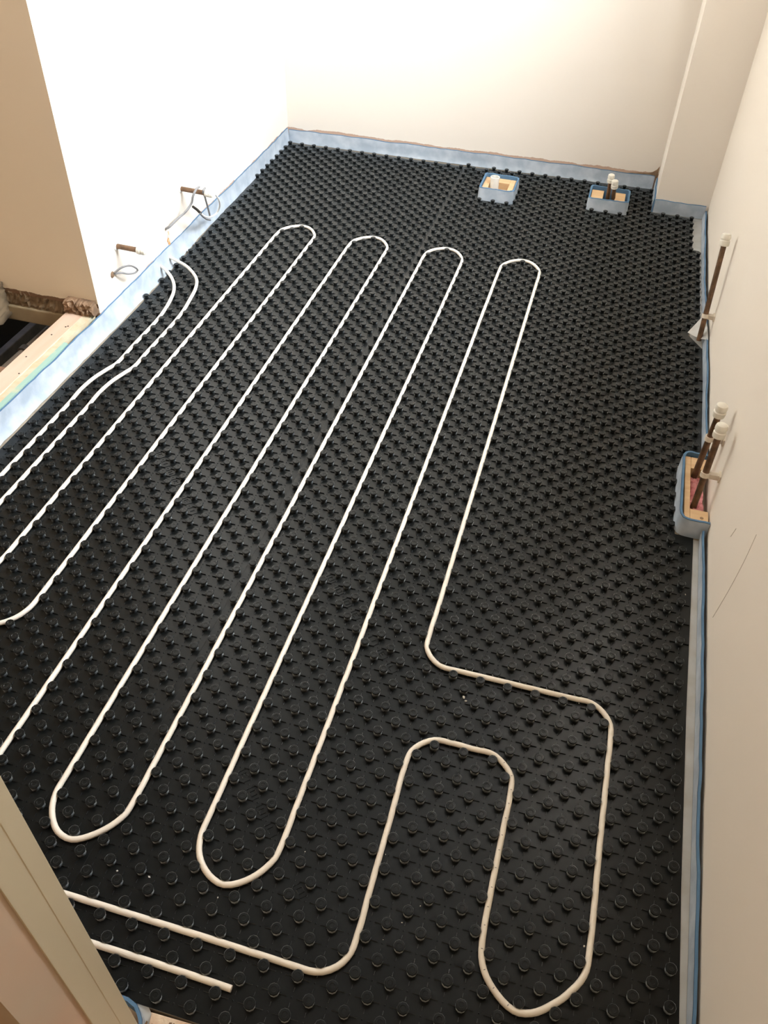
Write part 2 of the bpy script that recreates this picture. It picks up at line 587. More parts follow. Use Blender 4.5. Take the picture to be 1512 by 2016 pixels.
# ------------------------------------------------------------------ castellated floor mats
P = 0.025                                           # half pitch of the stud lattice
XS = -16.5 * P                                      # long seam
YS = 40.7 * P                                       # cross seam on the right
ML = [(-1.100, -0.688), (-1.098, 0.35), (-1.100, 0.95), (-1.106, 1.2), (-1.124, 1.55), (-1.1335, 2.29)]
MR = [(0.466, -0.688), (0.464, -0.33), (0.4665, 0.0), (0.471, 0.25), (0.474, 0.452),
      (0.4345, 0.454), (0.4345, 0.694), (0.489, 0.696), (0.4955, 1.04), (0.4905, 1.24), (0.452, 1.303), (0.458, 1.345),
      (0.486, 1.362), (0.484, 1.46), (0.480, 1.862), (0.456, 1.866), (0.455, 2.1185),
      (0.3075, 2.1185), (0.3060, 2.3325)]
BACK = [(0.3060, 2.3325), (XS, 2.300), (-1.1335, 2.289)]
from mathutils.geometry import intersect_point_line


def inside(pt, poly):
    x, y = pt
    c = False
    for (x1, y1), (x2, y2) in zip(poly, poly[1:] + poly[:1]):
        if (y1 > y) != (y2 > y) and x < (x2 - x1) * (y - y1) / (y2 - y1) + x1: c = not c
    return c


def edge_dist(pt, poly):
    d = 9
    for a, c in zip(poly, poly[1:] + poly[:1]):
        ax, ay = a; bx, by = c
        L2 = (bx - ax) ** 2 + (by - ay) ** 2
        if L2 < 1e-12: continue
        t_ = max(0, min(1, ((pt[0] - ax) * (bx - ax) + (pt[1] - ay) * (by - ay)) / L2))
        d = min(d, math.hypot(pt[0] - ax - t_ * (bx - ax), pt[1] - ay - t_ * (by - ay)))
    return d


g0 = 0.00015
left_poly = ML[:1] + [(XS - g0, -0.688), (XS - g0, 2.300)] + [(-1.1335, 2.289)] + ML[-2:0:-1]
rf_poly = [(XS + g0, -0.688)] + [p for p in MR if p[1] < YS] + [(0.4955, YS - g0), (XS + g0, YS - g0)]
rb_poly = [(XS + g0, YS + g0), (0.4955, YS + g0)] + [p for p in MR if p[1] > YS + .01] + [(XS + g0, 2.300)]
# footprints of the pipe boxings that stand in the mat
BOX1 = (-0.3085, -0.1805, 2.0150, 2.1540)
BOX2 = (0.0800, 0.2230, 2.0640, 2.1800)
BOXES = [BOX1, BOX2]


def in_box(x, y, mrg):
    return any(b[0] - mrg < x < b[1] + mrg and b[2] - mrg < y < b[3] + mrg for b in BOXES)


STUD = [(.0072, 0), (.0070, .0070), (.0083, .0088), (.0083, .0108), (.0075, .0118), (.0040, .0120), (.0034, .0115)]
SEG = 10
sb = MB()
sb.lathe(STUD, SEG, cap0=False)
stud_proto = None
ALL_STUDS = []


def cam_depth(x, y):
    d = Vector((x, y, .01)) - Vector(CP)
    return d.dot(Vector(RZ))


def in_view(x, y):
    d = Vector((x, y, .01)) - Vector(CP)
    zc = d.dot(Vector(RZ))
    if zc <= 0.05: return False
    px = 780.5 + 1645.9 * d.dot(Vector(RX)) / zc
    py = 1008.5 + 1645.9 * d.dot(Vector(RY)) / zc
    return -10 < px < 1522 and -10 < py < 2026


LETTERS = [('C', -29.5, 14.5), ('I', -28.5, 13.5), ('H', -27.5, 12.5), ('K', -26.5, 11.5), ('E', -24.5, 9.5), ('T', -23.5, 8.5), ('O', -9.5, 4.5), ('O', -8.5, 3.5), ('O', -7.5, 2.5), ('E', -6.5, 1.5), ('F', -5.5, 0.5), ('I', -4.5, -0.5), ('E', -3.5, -1.5), ('L', -2.5, -2.5), ('E', -9.5, -13.5), ('O', -8.5, -14.5), ('U', -7.5, -15.5), ('L', -6.5, -16.5), ('O', -3.5, -19.5), ('I', -10.5, 55.5), ('C', -9.5, 54.5), ('H', -8.5, 53.5), ('I', -7.5, 52.5), ('E', -6.5, 51.5), ('T', -5.5, 50.5), ('I', -4.5, 49.5)]
STROKES = {'C': [((.9, 1), (.1, 1)), ((.1, 1), (.1, 0)), ((.1, 0), (.9, 0))],
           'I': [((.5, 0), (.5, 1))], 'H': [((0, 0), (0, 1)), ((1, 0), (1, 1)), ((0, .5), (1, .5))],
           'K': [((0, 0), (0, 1)), ((0, .5), (1, 1)), ((0, .5), (1, 0))],
           'E': [((0, 0), (0, 1)), ((0, 1), (1, 1)), ((0, .5), (.8, .5)), ((0, 0), (1, 0))],
           'T': [((.5, 0), (.5, 1)), ((0, 1), (1, 1))],
           'O': [((0, 0), (0, 1)), ((0, 1), (1, 1)), ((1, 1), (1, 0)), ((1, 0), (0, 0))],
           'F': [((0, 0), (0, 1)), ((0, 1), (1, 1)), ((0, .5), (.8, .5))],
           'L': [((0, 0), (0, 1)), ((0, 0), (1, 0))],
           'U': [((0, 1), (0, 0)), ((0, 0), (1, 0)), ((1, 0), (1, 1))]}


def rib(v, f, x0, y0, x1, y1, w_, z0, z1):
    """thin raised rib: four sloping sides and a top"""
    dx, dy = x1 - x0, y1 - y0
    L = math.hypot(dx, dy)
    nx, ny = -dy / L * w_ / 2, dx / L * w_ / 2
    n = len(v)
    v += [(x0 + nx, y0 + ny, z0), (x0 - nx, y0 - ny, z0), (x1 - nx, y1 - ny, z0), (x1 + nx, y1 + ny, z0),
          (x0 + nx * .6, y0 + ny * .6, z1), (x0 - nx * .6, y0 - ny * .6, z1), (x1 - nx * .6, y1 - ny * .6, z1), (x1 + nx * .6, y1 + ny * .6, z1)]
    f += [(n + 4, n + 5, n + 6, n + 7), (n, n + 1, n + 5, n + 4), (n + 1, n + 2, n + 6, n + 5), (n + 2, n + 3, n + 7, n + 6), (n + 3, n, n + 4, n + 7)]


def make_mat(label, poly, nparts):
    global stud_proto
    cx = sum(p[0] for p in poly) / len(poly)
    cy = sum(p[1] for p in poly) / len(poly)
    t = thing('stud_mat', label, 'floor mat', (cx, cy, 0), 'black castellated floor mats')
    b = MB()
    b.prism(poly, -0.0012, 0.0)
    base = b.build('base_sheet', M_black)
    own(t, base)
    studs = []
    rv, rf = [], []
    for v in range(-28, 93):
        for u in range(-46, 21):
            x, y = u * P, v * P
            ins = inside((x, y), poly)
            if not ins: continue
            d = edge_dist((x, y), poly)
            seam = abs(x - XS) < .02 or abs(y - YS) < .02
            if (u + v) % 2 == 0:
                if d < .0035 and not seam: continue
                if in_box(x, y, .002): continue
                studs.append((x, y))
                for sx in (-1, 1):
                    if inside((x + sx * .019, y), poly) and not in_box(x + sx * .019, y, 0):
                        rib(rv, rf, x + sx * .0066, y, x + sx * .0180, y, .0009, 0, .0022)
                for sy in (-1, 1):
                    if inside((x, y + sy * .019), poly) and not in_box(x, y + sy * .019, 0):
                        rib(rv, rf, x, y + sy * .0125, x, y + sy * .0180, .0008, 0, .0018)
            else:
                if d > .004 and not in_box(x, y, .003):
                    rib(rv, rf, x - .0010, y, x + .0010, y, .0020, 0, .0012)
    ALL_STUDS.extend(studs)
    vis = [s for s in studs if in_view(*s)]
    vis.sort(key=lambda s: cam_depth(*s))
    single = set(vis[:nparts])
    for s in vis[:nparts]:
        if stud_proto is None:
            stud_proto = sb.build('stud', M_black, smooth=True)
            o = stud_proto
        else:
            o = stud_proto.copy()
            COL.objects.link(o)
        o.location = (s[0], s[1], 0)
        o.parent = t
        o.matrix_parent_inverse = Matrix.Translation((-cx, -cy, 0))
    V, F = [], []
    pv, pf = sb.v, sb.f
    for s in studs:
        if s in single: continue
        n = len(V)
        V += [(p[0] + s[0], p[1] + s[1], p[2]) for p in pv]
        F += [tuple(i + n for i in q) for q in pf]
    o = mesh_obj('stud', V, F, M_black, None, True)
    o.data.set_sharp_from_angle(angle=math.radians(40))
    o['kind'] = 'stuff'
    own(t, o)
    o = mesh_obj('rib', rv, rf, M_black)
    o['kind'] = 'stuff'
    own(t, o)
    # raised characters in their little frames, along the diagonals between studs
    lv, lf = [], []
    for chh, u, v in LETTERS:
        x, y = u * P, v * P
        if not inside((x, y), poly): continue
        c = (1 / 2 ** .5, -1 / 2 ** .5)             # reading direction, down the diagonal
        s_ = (1 / 2 ** .5, 1 / 2 ** .5)
        hw = .0078

        def q(a, b_): return (x + c[0] * a + s_[0] * b_, y + c[1] * a + s_[1] * b_)
        for a in (-.0105, .0105): rib(lv, lf, *q(a, -hw), *q(a, hw), .0010, 0, .0010)
        for (a0, b0), (a1, b1) in STROKES[chh]:
            rib(lv, lf, *q((a0 - .5) * .0085, (b0 - .5) * .0095), *q((a1 - .5) * .0085, (b1 - .5) * .0095), .0013, 0, .0012)
    if lv:
        o = mesh_obj('embossed_lettering', lv, lf, M_black)
        o['kind'] = 'stuff'
        own(t, o)
    return t


make_mat('black studded floor mat along the left side, under the left pipe runs', left_poly, 300)
make_mat('black studded floor mat at the front right, under the stepped pipe loop', rf_poly, 300)
make_mat('black studded floor mat at the back right, around the two small pipe boxings', rb_poly, 0)

# ------------------------------------------------------------------ heating pipe
H = lambda *a: a
route = [
    (-45.7, 46.2, .030), (-43.9, 45.2, .024), (-42.3, 43.6, .019), (-41.2, 41.6, .0172), (-40.6, 39.2, .0150), (-40.5, 36.5), (-40.5, 30), (-40.5, 26.5), (-40.65, 24.8, .0125), (-41.0, 22.8, .0165), (-41.35, 20.8, .0125), (-41.5, 19), (-41.5, 17), (-41.5, 8), (-41.5, -10), (-41.5, -19.5),
    (-41.1, -21.5), (-39.8, -23.0), (-38, -23.5), (-25, -23.5), (-8.5, -23.5), (-2.6, -23.5),
    (-1.3, -23.4), (-0.2, -22.8), (.3, -21.9), (.5, -20.6), (.5, -19), (.5, -14), (.5, -10.2), (.75, -8.9), (1.4, -8.0), (2.3, -7.5), (3.3, -7.4), (4.5, -7.5), (5.7, -7.5), (6.7, -8.1), (7.3, -8.9), (7.5, -10.2),
    (7.5, -13), (7.5, -19.4), (7.9, -20.9), (8.8, -21.9), (9.8, -22.45), (10.8, -22.35), (11.9, -21.7), (12.8, -20.8), (13.4, -19.7), (13.5, -18.2), (13.5, -12), (13.5, -4.3), (13.3, -3.0), (12.8, -2.1), (11.9, -1.5), (10.6, -1.5), (6, -1.5), (2.4, -1.5), (1.1, -1.45), (.2, -.9), (-.35, .0), (-.5, 1.4), (-.5, 4),
    (-.5, 30), (-.5, 58), (-.5, 60.4), (-.75, 61.9), (-1.5, 63.1), (-2.6, 63.6), (-3.8, 63.35), (-4.9, 62.3), (-5.4, 61.2), (-5.5, 59.5), (-5.5, 30), (-5.5, -15.6),
    (-5.6, -17.3), (-6.0, -18.8), (-6.8, -19.9), (-7.9, -20.5), (-9.0, -20.2), (-10.0, -19.3), (-10.45, -18.1), (-10.5, -16.2), (-10.5, 20), (-10.5, 59), (-10.6, 60.9), (-11.1, 62.3), (-12.0, 63.3), (-13.1, 63.55), (-14.2, 63.1), (-15.2, 62.0), (-15.5, 60.5),
    (-15.5, 58), (-15.5, 20), (-15.5, -15.6), (-15.65, -17.3), (-16.0, -18.7), (-16.8, -19.8), (-17.9, -20.5), (-19.0, -20.3), (-20.0, -19.3), (-20.45, -18.1), (-20.5, -16.5), (-20.5, 20), (-20.5, 58.5), (-20.6, 60.8), (-21.1, 62.2), (-22.1, 63.3), (-23.2, 63.5), (-24.3, 62.9), (-25.2, 61.8), (-25.5, 60),
    (-25.5, 20), (-25.5, -15.5), (-25.8, -18.2), (-27.2, -20.0), (-29.0, -20.5), (-33.5, -20.5), (-35.6, -20.1), (-37.1, -18.8), (-37.5, -17), (-37.5, -11.5), (-37.0, -9.2), (-35.6, -7.9), (-34, -7.5), (-32.9, -7.4), (-31.8, -7.1), (-31.0, -6.3), (-30.6, -5.1), (-30.5, -3.5), (-30.5, 20), (-30.5, 58),
    (-30.6, 60.8), (-31.1, 62.2), (-32.1, 63.3), (-33.2, 63.5), (-34.3, 62.9), (-35.2, 61.8), (-35.5, 60), (-35.5, 20), (-35.5, -1.8), (-35.8, -3.6), (-36.9, -4.5), (-38.2, -4.3), (-39.2, -3.1), (-39.5, -1.4), (-39.5, 8), (-39.5, 16), (-39.5, 19), (-39.35, 20.8, .0125), (-39.0, 22.8, .0165), (-38.65, 24.8, .0125), (-38.5, 26.5), (-38.5, 29), (-38.5, 37.5), (-38.65, 40.6, .0150), (-39.0, 42.8, .0172), (-39.8, 44.8, .0180), (-41.0, 46.2, .019), (-42.4, 47.3, .021), (-44.0, 47.9, .025), (-45.8, 48.5, .030)]
pts = [Vector((p[0] * P, p[1] * P, p[2] if len(p) > 2 else .0055)) for p in route]
path = catmull(pts, .009)
RP = .0048
clear = .0072 + RP
cell = {}
for s in ALL_STUDS: cell.setdefault((int(s[0] // .05), int(s[1] // .05)), []).append(s)
base_path = [p.copy() for p in path]
disp = [Vector((0, 0, 0)) for p in path]


def push(p):
    out = Vector((0, 0, 0))
    kx, ky = int(p.x // .05), int(p.y // .05)
    for a in (-1, 0, 1):
        for c in (-1, 0, 1):
            for s in cell.get((kx + a, ky + c), ()):
                dx, dy = p.x - s[0], p.y - s[1]
                d = math.hypot(dx, dy)
                if 1e-6 < d < clear: out += Vector((dx, dy, 0)) * ((clear - d) / d)
    return out


for it in range(24):
    path = [a_ + d_ for a_, d_ in zip(base_path, disp)]
    disp = [d_ + (push(p) if p.z < .01 else Vector((0, 0, 0))) for p, d_ in zip(path, disp)]
    if it < 22:
        for q in range(3):
            disp = [disp[0]] + [disp[i] * .6 + (disp[i - 1] + disp[i + 1]) * .2 for i in range(1, len(disp) - 1)] + [disp[-1]]
path = [a_ + d_ for a_, d_ in zip(base_path, disp)]
path = [path[0]] + [path[i] * .6 + (path[i - 1] + path[i + 1]) * .2 for i in range(1, len(path) - 1)] + [path[-1]]
t = thing('heating_pipe', 'long white plastic heating pipe laid in parallel loops across the black mats', 'pipe', (0, 0.8, 0.0))
b = MB()
b.tube(path, RP, 12)
body = b.build('pipe_wall', M_pipe, smooth=True)
# small printed ticks along the last stepped loop
mk = MB()
acc = 0
for i in range(1, len(path) - 1):
    acc += (path[i] - path[i - 1]).length
    p = path[i]
    if acc > .024:
        acc = 0
        if .16 < p.x < .25 and p.y < -.2:
            T = (path[i + 1] - path[i - 1]).normalized()
            B = Vector((-T.y, T.x, 0))
            c = p + Vector((0, 0, RP + .00015))
            w2, l2 = .0013, .0006
            mk.add([c + B * w2 + T * l2, c - B * w2 + T * l2, c - B * w2 - T * l2, c + B * w2 - T * l2], [(0, 1, 2, 3)])
prt = mk.build('printed_tick', M_print)
prt['kind'] = 'stuff'
cf = []
for e, d in ((path[0], path[0] - path[3]), (path[-1], path[-1] - path[-4])):
    q = MB()
    d = d.normalized()
    q.tube([e - d * .004, e + d * .012], .0066, 10)
    cf.append(q.build('black_collar', M_cable, smooth=True))
own(t, body, prt, *cf)
b = MB()
off = [(-24, -25.5), (-13.3, -25.5), (-9, -25.5), (-5.25, -25.55)]
b.tube(catmull([Vector((u * P, v * P, .0055)) for u, v in off], .02), RP, 12)
o = b.build('pipe_offcut', M_pipe, smooth=True)
tag(o, 'short straight white pipe with a square cut end lying by itself nearest the doorway', 'pipe')

# ------------------------------------------------------------------ perimeter foam
def strip(label, line, hgt, thick=.005, film_out=.012, wob=.0012, z0=0.0, seed=1, lean=0.0, skirt_z=-.0016, name='edge_foam', splay=0.0):
    """upright foam strip along a polyline (foam core + film bonded to the room side + film lying on the floor).
    line is walked so that the room lies on the left of the direction of travel"""
    rnd = random.Random(seed)
    L = [Vector((p[0], p[1], 0)) for p in line]
    pts = [L[0]]
    for a, c in zip(L, L[1:]):
        n = max(1, int((c - a).length / .022))
        for k in range(1, n + 1): pts.append(a + (c - a) * k / n)
    cx = sum(p.x for p in pts) / len(pts)
    cy = sum(p.y for p in pts) / len(pts)
    t = thing(name, label, 'foam strip', (cx, cy, 0), 'blue foam strips round the edge of the mats')
    core, film, skirt = MB(), MB(), MB()
    cv, fv, sv = [], [], []
    w1 = w2 = 0
    for i, p in enumerate(pts):
        T = (pts[min(i + 1, len(pts) - 1)] - pts[max(i - 1, 0)]).normalized()
        N = Vector((-T.y, T.x, 0))
        w1 = w1 * .8 + rnd.uniform(-1, 1) * wob
        w2 = w2 * .7 + rnd.uniform(-1, 1) * wob
        top = p + N * (w1 + lean)
        h = hgt + w2 * 1.3
        cv += [(*p.xy, z0), (*top.xy, h), (*(top + N * thick).xy, h), (*(p + N * thick).xy, z0)]
        a = p + N * (thick + .0006)
        mid = (p + top) / 2 + N * (thick + .0006 + rnd.uniform(0, 1.2) * wob)
        tt = top + N * (thick + .0006)
        sp = splay(p.y) if callable(splay) else splay
        lo = p + N * (thick + .0006 + sp * .32 + rnd.uniform(-1, 1) * wob * (sp > 0))
        bt = p + N * (thick + .0006 + sp + rnd.uniform(-1.5, 1) * wob * (sp > 0))
        mid = mid + N * sp * .10
        fv += [(*bt.xy, .0006 if splay else z0), (*lo.xy, h * .24), (*mid.xy, h * .55), (*tt.xy, h - .0008)]
        e = p + N * (thick + film_out + rnd.uniform(-.0015, .0015))
        sv += [(*a.xy, skirt_z + .0004), (*e.xy, skirt_z)]
    n = len(pts)
    f = []
    for i in range(n - 1):
        for k in range(4): f.append((4 * i + k, 4 * i + (k + 1) % 4, 4 * i + 4 + (k + 1) % 4, 4 * i + 4 + k))
    f += [(0, 1, 2, 3), (4 * n - 1, 4 * n - 2, 4 * n - 3, 4 * n - 4)]
    core.add(cv, f)
    film.add(fv, [(4 * i + k, 4 * i + 4 + k, 4 * i + 5 + k, 4 * i + 1 + k) for i in range(n - 1) for k in range(3)])
    skirt.add(sv, [(2 * i, 2 * i + 2, 2 * i + 3, 2 * i + 1) for i in range(n - 1)])
    parts = [core.build('foam_core', M_foam), film.build('bonded_film', M_film, smooth=True)]
    if film_out > 0: parts.append(skirt.build('film_skirt', M_skirt, smooth=True))
    own(t, *parts)
    return t


FI = .0006
strip('blue foam edge strip along the whole left side of the mats',
      [(lw(2.2) + .001, 2.294), (lw(1.5) + .001, 1.5), (lw(.82) + .001, .82), (-1.1255, .70), (-1.1255, -.655)], .056, film_out=.0, thick=.0035, splay=lambda y: .017 if y < 1.15 else max(.006, .017 - (y - 1.15) * .035), seed=3)
strip('long blue foam edge strip along the foot of the back wall', [(0.302, bw(.302) - .002), (-1.1395, bw(-1.13) - .002)], .049, film_out=.0, splay=.006, seed=4)
strip('short blue foam strip up the left side of the boxed corner chase', [(0.3130, 2.122), (0.3130, 2.328)], .046, film_out=.003, seed=5)
strip('short blue foam strip across the front of the boxed corner chase', [(0.490, 2.1285), (0.3135, 2.1285)], .046, film_out=.006, seed=6)
strip('blue foam strip along the right wall between the corner chase and the boxed pipes', [(rw(.70) - .006, .70), (rw(1.05) - .006, 1.05), (rw(1.3) - .007, 1.30), (rw(1.6) - .009, 1.6), (rw(1.9) - .010, 1.9), (rw(2.1) - .008, 2.118)],
      .034, film_out=.034, seed=7, thick=.004)
strip('blue foam strip along the right wall from the boxed pipes towards the doorway', [(rw(-.68) - .006, -.685), (rw(0) - .007, 0.0), (rw(.44) - .007, .448)],
      .030, film_out=.030, seed=8, thick=.0045)
# curled end of foam by the doorway
cur = [(-.2290, -.738), (-.2275, -.726), (-.2270, -.716), (-.2290, -.7100), (-.2345, -.7045), (-.2430, -.6985), (-.256, -.6945), (-.30, -.6935)]
strip('curled cut end of blue foam strip on the floor beside the cream door lining', cur[::-1], .022, film_out=.012, seed=9, thick=.0045)

# torn flap of film at the foot of the single right-hand pipe
b = MB()
b.add([(.447, 1.300, .010), (.470, 1.335, .030), (.486, 1.372, .034), (.494, 1.298, .040), (.498, 1.235, .034), (.478, 1.262, .018)],
      [(0, 5, 1), (1, 5, 3), (1, 3, 2), (5, 4, 3)])
o = b.build('torn_film_flap', M_skirt)
so = o.modifiers.new('solid', 'SOLIDIFY')
so.thickness = .0008
tag(o, 'torn whitish film flap at the foot of the single copper pipe, right wall', 'film')
# plaster dust and small crumbs scattered on the mats
b = MB()
for x, y, s in ((.078, -.088, .0048), (.083, -.094, .003), (.279, -.041, .0018), (-.819, 1.83, .002), (.10, -.34, .0035), (-.17, -.30, .0014), (.07, -.49, .0016), (-.36, -.535, .002), (-.31, -.53, .0025), (-.235, -.50, .0014),
                (.33, -.45, .002), (.09, -.46, .0015), (.02, -.40, .0013), (.05, -.52, .0012), (-.1, -.43, .0012), (.34, -.26, .0014), (.46, .28, .002), (.165, -.6, .0014),
                (-.55, 1.05, .0016), (-.02, .46, .0013), (-.95, 1.63, .002), (-.47, -.07, .0013), (.30, .60, .0016), (-.20, -.53, .0016), (.02, -.66, .0012)):
    M4 = Matrix.Translation((x, y, s * .4)) @ Matrix.Rotation(random.random() * 3, 4, (random.random(), random.random(), 1)) @ Matrix.Diagonal((s, s * random.uniform(.5, .9), s * .6, 1))
    vv = [(1, 0, 0), (-1, 0, 0), (0, 1, 0), (0, -1, 0), (0, 0, 1), (0, 0, -1)]
    b.add([M4 @ Vector(q) for q in vv], [(0, 2, 4), (2, 1, 4), (1, 3, 4), (3, 0, 4), (2, 0, 5), (1, 2, 5), (3, 1, 5), (0, 3, 5)])
tag(b.build('plaster_crumbs', M_crumb), 'tiny white crumbs of plaster scattered over the black mats', 'debris', kind='stuff')


# ------------------------------------------------------------------ pipe boxings
def ring(bd, x0, x1, y0, y1, th, z0, z1, rad, open_side=None, wob=.0008):
    """rounded rectangular wall of foam; returns outer and inner loops"""
    def loop(x0, x1, y0, y1, r):
        out = []
        for (cx, cy, a0) in ((x1 - r, y0 + r, -PI / 2), (x1 - r, y1 - r, 0), (x0 + r, y1 - r, PI / 2), (x0 + r, y0 + r, PI)):
            for k in range(5): out.append((cx + r * math.cos(a0 + k * PI / 8), cy + r * math.sin(a0 + k * PI / 8)))
        # extra points along the sides
        res = []
        for a, c in zip(out, out[1:] + out[:1]):
            res.append(a)
            d = math.hypot(c[0] - a[0], c[1] - a[1])
            for k in range(1, max(1, int(d / .012))):
                q = k / max(1, int(d / .012))
                res.append((a[0] + (c[0] - a[0]) * q, a[1] + (c[1] - a[1]) * q))
        return res
    return loop(x0, x1, y0, y1, rad)


def foam_box(t, x0, x1, y0, y1, h, th, seed):
    rnd = random.Random(seed)
    ol = ring(None, x0, x1, y0, y1, th, 0, h, .012)
    cx, cy = (x0 + x1) / 2, (y0 + y1) / 2
    core, film = MB(), MB()
    cv, fv = [], []
    hh = 0
    for i, (x, y) in enumerate(ol):
        hh = hh * .7 + rnd.uniform(-.0012, .0012)
        z = h + hh
        sx = (abs(x - cx) - th) / max(abs(x - cx), 1e-4) if abs(x - cx) > th else 1
        sy = (abs(y - cy) - th) / max(abs(y - cy), 1e-4) if abs(y - cy) > th else 1
        sx = 1 - th / ((x1 - x0) / 2)
        sy = 1 - th / ((y1 - y0) / 2)
        ix, iy = cx + (x - cx) * sx, cy + (y - cy) * sy
        cv += [(x, y, 0), (x, y, z), (ix, iy, z), (ix, iy, 0)]
        ex, ey = cx + (x - cx) * (1 + .0009 / ((x1 - x0) / 2)), cy + (y - cy) * (1 + .0009 / ((y1 - y0) / 2))
        k = rnd.uniform(0, .0012)
        fv += [(ex + (ex - cx) * .02, ey + (ey - cy) * .02, 0), (ex + (ex - cx) * k * 8, ey + (ey - cy) * k * 8, z * .5), (ex, ey, z - .0012)]
    n = len(ol)
    f = []
    for i in range(n):
        j = (i + 1) % n
        for k in range(4): f.append((4 * i + k, 4 * i + (k + 1) % 4, 4 * j + (k + 1) % 4, 4 * j + k))
    core.add(cv, f)
    g = []
    for i in range(n):
        j = (i + 1) % n
        for k in range(2): g.append((3 * i + k, 3 * j + k, 3 * j + k + 1, 3 * i + k + 1))
    film.add(fv, g)
    own(t, core.build('foam_wrap', M_foam, smooth=True), film.build('bonded_film', M_film, smooth=True))


def block(t, x0, x1, y0, y1, z1, z0=-.001, name='timber_block'):
    b = MB()
    b.box(x0, x1, y0, y1, z0, z1)
    own(t, b.build(name, M_timber, bevel=.001))


HB = .046
x0, x1, y0, y1 = BOX1
t = thing('pipe_boxing', 'small square foam-wrapped timber boxing round the white waste pipe by the back wall', 'boxing', ((x0 + x1) / 2, (y0 + y1) / 2, 0), 'foam-wrapped timber boxings round pipes')
foam_box(t, x0, x1, y0, y1, HB, .006, 11)
block(t, x0 + .007, x0 + .028, y0 + .011, y1 - .011, .036)
block(t, x1 - .029, x1 - .009, y0 + .011, y1 - .011, .036)
block(t, x0 + .0285, x1 - .0295, y1 - .050, y1 - .011, .036)
block(t, x0 + .0285, x1 - .0295, y0 + .011, y0 + .030, .036)
b = MB()
b.box(x0 + .029, x1 - .030, y0 + .031, y1 - .051, 0.0, 0.010)
own(t, b.build('hole_bottom', M_brown))
x0, x1, y0, y1 = BOX2
t = thing('pipe_boxing', 'wide foam-wrapped timber boxing round two capped copper pipes near the corner chase', 'boxing', ((x0 + x1) / 2, (y0 + y1) / 2, 0), 'foam-wrapped timber boxings round pipes')
foam_box(t, x0, x1, y0, y1, HB, .006, 12)
block(t, x0 + .0075, x0 + .050, y0 + .022, y1 - .022, .038)
block(t, x0 + .092, x1 - .015, y0 + .022, y1 - .022, .038)
b = MB()
b.box(x0 + .051, x0 + .091, y0 + .024, y1 - .024, 0.0, 0.004)
own(t, b.build('hole_bottom', M_brown))
# right-hand boxing, open towards the wall
X0, X1, Y0, Y1 = .4365, .4925, .456, .692
t = thing('pipe_boxing', 'long foam-wrapped timber boxing against the right wall with pink wool and two pipes', 'boxing', (.465, .574, 0), 'foam-wrapped timber boxings round pipes')
core, film = MB(), MB()
line = [(X1 + .004, Y1), (X0 + .014, Y1 + .002), (X0 + .006, Y1 - .002), (X0 + .001, Y1 - .012), (X0 - .001, Y1 - .06), (X0 - .003, Y0 + .07), (X0 - .002, Y0 + .014), (X0 + .004, Y0 + .004), (X0 + .012, Y0), (X1 + .004, Y0 - .002)]
rnd = random.Random(5)
LL = catmull([(p[0], p[1], 0) for p in line], .009)
cv, fv = [], []
for i, p in enumerate(LL):
    T = (LL[min(i + 1, len(LL) - 1)] - LL[max(i - 1, 0)]).normalized()
    N = Vector((T.y, -T.x, 0))      # outwards
    N = -N if N.dot(p - Vector((.48, .574, 0))) < 0 else N
    z = .048 + rnd.uniform(-.0006, .0006)
    cv += [(*p.xy, 0), (*p.xy, z), (*(p - N * .005).xy, z), (*(p - N * .005).xy, 0)]
    e = p + N * .0008
    fv += [(*(p + N * .0025).xy, 0), (*(p + N * rnd.uniform(.0008, .003)).xy, z * .5), (*e.xy, z - .0012)]
n = len(LL)
f = []
for i in range(n - 1):
    for k in range(4): f.append((4 * i + k, 4 * i + (k + 1) % 4, 4 * i + 4 + (k + 1) % 4, 4 * i + 4 + k))
f += [(0, 1, 2, 3), (4 * n - 1, 4 * n - 2, 4 * n - 3, 4 * n - 4)]
core.add(cv, f)
film.add(fv, [q for i in range(n - 1) for q in ((3 * i, 3 * i + 3, 3 * i + 4, 3 * i + 1), (3 * i + 1, 3 * i + 4, 3 * i + 5, 3 * i + 2))])
own(t, core.build('foam_wrap', M_foam, smooth=True), film.build('bonded_film', M_film, smooth=True))
block(t, X0 + .0065, X0 + .019, Y0 + .009, Y1 - .009, .040)
block(t, X0 + .0195, X1 + .002, Y0 + .009, Y0 + .044, .040)
block(t, X0 + .0195, X1 + .002, Y1 - .050, Y1 - .009, .040)
o = rubble('wool_tuft', 0, .028, 0, .03, 0, .118, 7, 14, .006, M_pink)
for v in o.data.vertices: v.co = Vector((X0 + .022 + v.co.x, Y0 + .052 + v.co.z, .026 - v.co.y * .7))
own(t, o)
k = MB()
k.lathe([(.004, 0), (.0035, .0004)], 10, Matrix.Translation((X1 - .012, Y0 + .020, .0402)))
own(t, k.build('wood_knot', M_brown))

# ------------------------------------------------------------------ capped pipes
CAPP = [(.0085, 0), (.0125, .0015), (.0135, .006), (.0135, .014), (.0115, .0155), (.0115, .0185), (.0132, .020), (.0132, .026), (.0118, .031), (.0080, .0335)]


def frame(p0, p1):
    d = (Vector(p1) - Vector(p0)).normalized()
    return Matrix.Translation(p0) @ d.to_track_quat('Z', 'Y').to_matrix().to_4x4()


